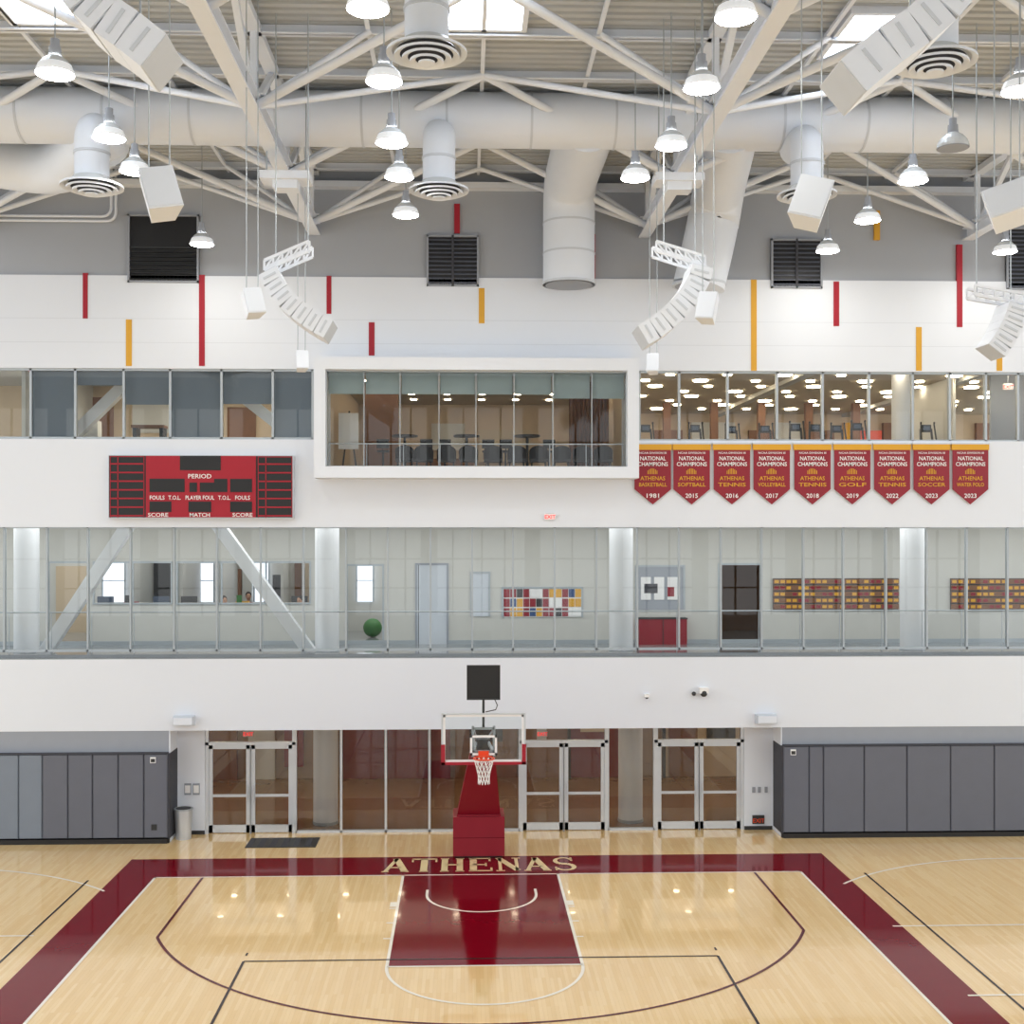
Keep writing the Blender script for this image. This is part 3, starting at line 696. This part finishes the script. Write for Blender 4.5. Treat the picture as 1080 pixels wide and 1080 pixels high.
while x<XR: b.box(x-.04,x+.04,-33,0,zt_+.05,zt_+.12,'steel_white'); x+=h/2
b.box(XL,XR,-.25,.06,ZD-.6,ZD-.45,'steel_white')
b.build('roof_purlins')
# ---------------- ducts
yd=-5.7; zd=Z(127,yd); rd=.58
b=MB(); b.sweep([(XL,yd,zd),(XR,yd,zd)],rd,'duct',40)
x=XL+.4
while x<XR: b.sweep([(x,yd,zd),(x+.05,yd,zd)],rd+.012,'duct_seam',40); x+=1.8
b.build('main_air_duct')
def rounded(pts,r,n=7):
    P=[Vector(p) for p in pts]; out=[P[0]]
    for i in range(1,len(P)-1):
        a=(P[i-1]-P[i]).normalized(); c=(P[i+1]-P[i]).normalized(); s0=P[i]+a*r; s1=P[i]+c*r
        for k in range(n+1):
            t=k/n; out.append(s0*(1-t)**2+P[i]*2*t*(1-t)+s1*t*t)
    out.append(P[-1]); return out
for px,lean in ((600,0),(745,1)):
    y=-1.0; x=X(px,y); zb2=Z(300,y); b=MB(); r=.66
    if lean==0: path=rounded([(x,yd,zd),(x,y,zd),(x,y,zb2)],.9)
    else: path=rounded([(X(770,yd),yd,zd),(X(757,y),y,zd-.2),(X(752,y),y,Z(235,y)),(X(737,y),y,zb2)],.8)
    b.sweep(path,r,'duct',28)
    for k in (.3,.6):
        pz=zb2+(zd-zb2)*k
        if lean==0: b.sweep([(x,y,pz),(x,y,pz+.05)],r+.012,'duct_seam',28)
    b.sweep([(path[-1].x,y,zb2),(path[-1].x,y,zb2+.06)],r+.03,'duct_seam',28); b.sweep([(path[-1].x,y,zb2-.01),(path[-1].x,y,zb2)],r-.05,'band_gray',24)
    b.build('return_air_duct')
b=MB(); b.sweep(rounded([(X(105,yd),yd+.2,zd-.4),(X(60,-3),-3,Z(185,-3)),(X(-40,-3),-3,Z(170,-3))],.9),.6,'duct',28); b.build('return_air_duct')
b=MB(); 
for k in range(2): 
    o=k*.12; b.sweep(rounded([(XL,-.15,Z(238,0)+o),(X(124,0)-o,-.15,Z(238,0)+o),(X(124,0)-o,-.15,Z(160,0))],.25),.035,'steel_white',8)
b.build('conduit_pipe')
def diffuser(px,py,depth,up):
    y=depth-CD; x=X(px,y); z=Z(py,y,px); b=MB()
    b.sweep(rounded([(x,y,z+.2),(x,y,z+1.35),(x,y+up,z+1.35)],.4) if up>0 else [(x,y,z+.2),(x,y,ZD-.1)],.34,'duct',24)
    b.sweep([(x,y,z+.75),(x,y,z+.8)],.36,'duct_seam',24)
    b.sweep([(x,y,z+.16),(x,y,z+.3)],[.45,.36],'lens',28)
    for i,(ro,zz0) in enumerate(((.62,.10),(.5,.05),(.38,.01),(.26,-.03))):
        n=32
        for j in range(n):
            a0,a1=2*math.pi*j/n,2*math.pi*(j+1)/n; ri=ro-.09
            P=lambda r,a,zv:(x+r*math.cos(a),y+r*math.sin(a),z+zv)
            b.poly([P(ri,a0,zz0+.04),P(ri,a1,zz0+.04),P(ro,a1,zz0),P(ro,a0,zz0)],'duct',True)
            b.poly([P(ro,a0,zz0),P(ro,a1,zz0),P(ro,a1,zz0+.04),P(ro,a0,zz0+.04)],'duct',True)
            if i==0: b.poly([P(.44,a0,.18),P(.44,a1,.18),P(ro,a1,zz0+.04),P(ro,a0,zz0+.04)],'duct',True)
    b.cyl((x,y,z+.14),(x,y,z+.15),.46,'seam',28); b.cyl((x,y,z-.05),(x,y,z-.02),.13,'duct',16)
    b.build('ceiling_air_diffuser')
diffuser(463,207,24.8,.9); diffuser(97,203,24.2,1.2); diffuser(851,212,24.8,.9)
diffuser(450,64,18.3,0); diffuser(986,74,18.0,0)
# ---------------- lamps
def lamp(px,py,on=True,zl_=15.2):
    y=YZ(py,zl_,px); x=X(px,y); b=MB()
    prof=[(.29,-.02),(.285,.03),(.25,.12),(.18,.2),(.11,.25)]; n=24
    for i in range(len(prof)-1):
        for j in range(n):
            a0,a1=2*math.pi*j/n,2*math.pi*(j+1)/n
            P=lambda q,a:(x+q[0]*math.cos(a),y+q[0]*math.sin(a),zl_+q[1])
            b.poly([P(prof[i],a0),P(prof[i],a1),P(prof[i+1],a1),P(prof[i+1],a0)],('lamp_dome' if i<2 else 'lens') if on else 'lens',True)
    b.cyl((x,y,zl_+.24),(x,y,zl_+.4),.1,'band_gray',16,.09); b.cyl((x,y,zl_+.4),(x,y,zl_+.52),.07,'band_gray',12); b.cyl((x,y,zl_+.45),(x,y,ZD-.07),.012,'mull',6)
    b.cyl((x,y,zl_-.03),(x,y,zl_-.01),.275,'lampglow' if on else 'band_gray',24)
    b.build('pendant_lamp')
for p in ((58,77),(115,145),(142,180),(213,257),(388,8),(405,85),(413,150),(421,186),(428,226),(776,17),(740,92),(708,153),(670,187),(963,190),(915,232),(873,264),(1060,265),(1076,95)): lamp(*p)
lamp(1005,155,False)
# ---------------- loudspeakers
def line_array(pts,depth,th,wid,frame,cabs):
    y=depth-CD; P=[Vector((X(p,y),0,Z(q,y,p))) for p,q in pts]; b=MB()
    for i in range(len(P)-1):
        a,c=P[i],P[i+1]; d=(c-a).normalized(); n=Vector((-d.z,0,d.x)); g=d*.01
        h1=th/2; a2=a+g; c2=c-g
        w1=wid/2
        q=[a2-n*h1,c2-n*h1,c2+n*h1,a2+n*h1]
        b.hexa([(v.x,y-w1,v.z) for v in q]+[(v.x,y+w1,v.z) for v in q],'steel_white')
        m_=(a+c)/2
        for yy in (y-w1-.012,y+w1):
            q=[m_-n*h1*.7-d*.02,m_-n*h1*.7+d*.02,m_+n*h1*.7+d*.02,m_+n*h1*.7-d*.02]
            b.hexa([(v.x,yy,v.z) for v in q]+[(v.x,yy+.012,v.z) for v in q],'duct_seam')
        q=[a-n*h1*.96,c-n*h1*.96,c+n*h1*.96,a+n*h1*.96]
        b.hexa([(v.x,y-w1*.97,v.z) for v in q]+[(v.x,y+w1*.97,v.z) for v in q],'duct_seam')
    if frame:
        (f0,g0),(f1,g1)=frame; A=Vector((X(f0,y),y,Z(g0,y,f0))); B=Vector((X(f1,y),y,Z(g1,y,f1)))
        for o in (-wid*.3,wid*.3):
            for dz in (0,.18): b.bar(A+Vector((0,o,dz)),B+Vector((0,o,dz)),.05,'steel_white')
            for k in range(6):
                p=A.lerp(B,k/5); b.bar(p+Vector((0,o,0)),p+Vector((0,o,.18)),.035,'steel_white')
                if k<5: b.bar(p+Vector((0,o,0)),A.lerp(B,(k+1)/5)+Vector((0,o,.18)),.03,'steel_white')
    for cpx,cpy in cabs:
        x=X(cpx,y); b.cyl((x,y,Z(cpy,y,cpx)),(x,y,ZD-.07),.012,'mull',6)
    b.build('line_array_speaker')
line_array([(285,290),(291,301),(298,311),(306,321),(316,330),(327,338),(338,345),(349,351)],22,.36,.8,((281,288),(328,268)),((291,282),(325,268)))
line_array([(737,285),(734,297),(728,309),(720,320),(710,331),(699,341),(687,350),(675,357)],22,.40,.8,((741,284),(690,268)),((700,270),(733,284)))
line_array([(76,-26),(88,-5),(103,14),(122,31),(144,46),(172,68)],12.5,.42,.75,None,((100,-5),(148,30)))
line_array([(1012,-28),(1000,-4),(980,20),(955,42),(926,62),(888,94)],12.5,.42,.75,None,((960,30),(1000,0)))
line_array([(1068,324),(1065,334),(1061,344),(1056,354),(1050,364),(1044,372)],22,.4,.6,((1024,313),(1076,322)),((1030,310),(1066,320)))
def box_speaker(px,py,wpx,hpx,depth,tilt,yaw):
    y=depth-CD; x=X(px,y); z=Z(py,y,px); s_=F/depth; w,h=wpx/s_/2,hpx/s_/2; b=MB(); d=w*.9
    Rm=Matrix.Rotation(yaw,3,'Z')@Matrix.Rotation(tilt,3,'Y')@Matrix.Rotation(-.25,3,'X')
    def q(a,b_,c): v=Rm@Vector((a,b_,c)); return (x+v.x,y+v.y,z+v.z)
    b.hexa([q(-w,-d,-h),q(w,-d,-h),q(w*.7,d,-h),q(-w*.7,d,-h),q(-w,-d,h),q(w,-d,h),q(w*.7,d,h),q(-w*.7,d,h)],'steel_white')
    e=.93; b.hexa([q(-w*e,-d-.015,-h*e),q(w*e,-d-.015,-h*e),q(w*e,-d,-h*e),q(-w*e,-d,-h*e),q(-w*e,-d-.015,h*e),q(w*e,-d-.015,h*e),q(w*e,-d,h*e),q(-w*e,-d,h*e)],'duct')
    for s2 in (-.6,.6): b.cyl((x+s2*w,y,z+h*.7),(x+s2*w,y,ZD-.07),.01,'mull',6)
    b.build('hanging_speaker')
box_speaker(168,205,36,46,17,-.22,.4); box_speaker(856,215,36,46,17,.3,-.4)
box_speaker(266,320,20,28,21,-.15,.5); box_speaker(747,325,20,30,21,.1,-.5)
box_speaker(318,381,13,20,26.6,0,.3); box_speaker(689,384,13,20,26.6,0,-.3)
box_speaker(1062,218,46,34,17,-.3,-.3)
for px,py in ((302,190),(715,188)):
    b=MB(); y=-6.9; x=X(px,y); z=Z(py,y); b.box(x-.5,x+.5,y-.3,y+.3,z-.08,z+.08,'steel_white'); b.box(x-.25,x+.25,y-.2,y+.2,z-.25,z-.08,'duct')
    for s_ in (-.4,.4): b.cyl((x+s_,y,z),(x+s_,y,ZD-.07),.015,'mull',6)
    b.build('winch_unit')
# ---------------- people in offices
def person(px,y,shirt,turn=0):
    e=empty('seated_person',(X(px,y),y,zf)); e.rotation_euler=(0,0,turn)
    J=[(0,0,.52),(0,.0,.75),(0,-.03,1.0),(0,-.03,1.1),(.17,-.02,1.0),(.24,-.12,.78),(.14,-.36,.78),(-.17,-.02,1.0),(-.24,-.12,.78),(-.14,-.36,.78),
       (.1,-.02,.5),(.12,-.42,.5),(.12,-.42,.1),(-.1,-.02,.5),(-.12,-.42,.5),(-.12,-.42,.1),(.12,-.54,.05),(-.12,-.54,.05)]
    E=[(0,1),(1,2),(2,3),(2,4),(4,5),(5,6),(2,7),(7,8),(8,9),(0,10),(10,11),(11,12),(0,13),(13,14),(14,15),(12,16),(15,17)]
    Rr=[.14,.13,.14,.06,.07,.05,.035,.07,.05,.035,.1,.075,.05,.1,.075,.05,.04,.04]
    me=bpy.data.meshes.new('body'); me.from_pydata(J,E,[]); ob=bpy.data.objects.new('body',me); sc.collection.objects.link(ob); ob.parent=e
    me.materials.append(M[shirt])
    sk=ob.modifiers.new('s','SKIN'); 
    for i,v in enumerate(me.skin_vertices[0].data): v.radius=(Rr[i],Rr[i]*.8,); v.use_root=(i==0)
    ob.modifiers.new('u','SUBSURF').levels=1; ob.modifiers['u'].render_levels=1
    h=MB(); h.ball((0,-.05,1.27),.1,'skin',14,(.82,.95,1.2)); h.ball((0,-.02,1.31),.108,'hair',14,(.88,.98,1.05)); h.ball((0,-.15,1.25),.018,'skin',8,(.8,1,1.4))
    for s_ in(-1,1): h.ball((s_*.035,-.14,1.28),.012,'black',6); h.ball((s_*.085,-.04,1.26),.025,'skin',6,(.5,.8,1.2)); h.ball((s_*.14,-.4,.78),.045,'skin',8,(.7,1.2,.5))
    h.box(-.03,.03,-.145,-.135,1.205,1.215,'maroon'); h.cyl((0,-.03,1.05),(0,-.04,1.2),.05,'skin',10); h.build('head',e)
    c=MB(); c.box(-.24,.24,-.25,.2,.38,.43,'dark'); c.box(-.22,.22,.17,.22,.45,.95,'dark'); c.cyl((0,0,.03),(0,0,.38),.03,'dark',8); c.box(-.25,.25,-.03,.03,0,.05,'dark'); c.box(-.03,.03,-.25,.25,0,.05,'dark'); o=c.build('office_chair',None,(X(px,y),y,zf)); o.rotation_euler=(0,0,turn)
person(236,5.0,'shirt',.5); person(317,5.0,'shirt',-.4); person(262,7.4,'shirt2',.2)
b=MB(); b.ball((X(393,6.6),6.6,zf+.3),.3,'green',20); b.build('exercise_ball')
# ---------------- rear window wall of the hall (seen in reflections)
b=MB(); yr=-46
b.box(-32,34,yr,yr+.3,0,2.6,'gray_paint'); b.box(-32,34,yr,yr+.3,8.2,9.6,'gray_paint'); b.box(-32,34,yr,yr+.3,16,18,'gray_paint')
for k in range(12): x=-32+k*6; b.box(x-.5,x+.5,yr-.2,yr+.4,0,18,'gray_paint')
for k in range(45): x=-32+k*1.5; b.box(x-.05,x+.05,yr,yr+.2,0,18,'dark')
for z in (4.4,6.3,11.5,13.8): b.box(-32,34,yr,yr+.2,z-.05,z+.05,'dark')
b.build('wall_rear')
# ---------------- lights
def area(n,x,y,z,sx,sy,e,col=(1,1,1),rot=(0,0,0)):
    l=bpy.data.lights.new(n,'AREA'); l.shape='RECTANGLE'; l.size=sx; l.size_y=sy; l.energy=e; l.color=col
    o=bpy.data.objects.new(n,l); o.location=(x,y,z); o.rotation_euler=rot; sc.collection.objects.link(o)
area('gallery_light',2,1.6,z_f2b+.4,34,1.6,560,(1,.98,.95)); area('office_light',-6,6.6,z_f2b+.4,16,2,330,(1,.98,.95)); 
area('lobby_light',2,4,z_f1b+.4,30,3,260,(1,.88,.72))
area('upper_left_light',-9,3,zc-.05,10,1.5,120,(1,.93,.82)); 
w=bpy.data.worlds.new('World'); sc.world=w; w.use_nodes=True; bg=w.node_tree.nodes['Background']; bg.inputs[0].default_value=(.95,.975,1,1); bg.inputs[1].default_value=1.75
# ---------------- camera
cam=bpy.data.cameras.new('camera'); co=bpy.data.objects.new('camera',cam); sc.collection.objects.link(co); sc.camera=co
cam.sensor_width=36; cam.lens=36*F/1080; cam.shift_x=(540-CX0)/1080; cam.shift_y=(CY0-540)/1080; cam.clip_end=200
co.location=(0,-CD,CZ); co.rotation_euler=(math.pi/2,0,-TH)
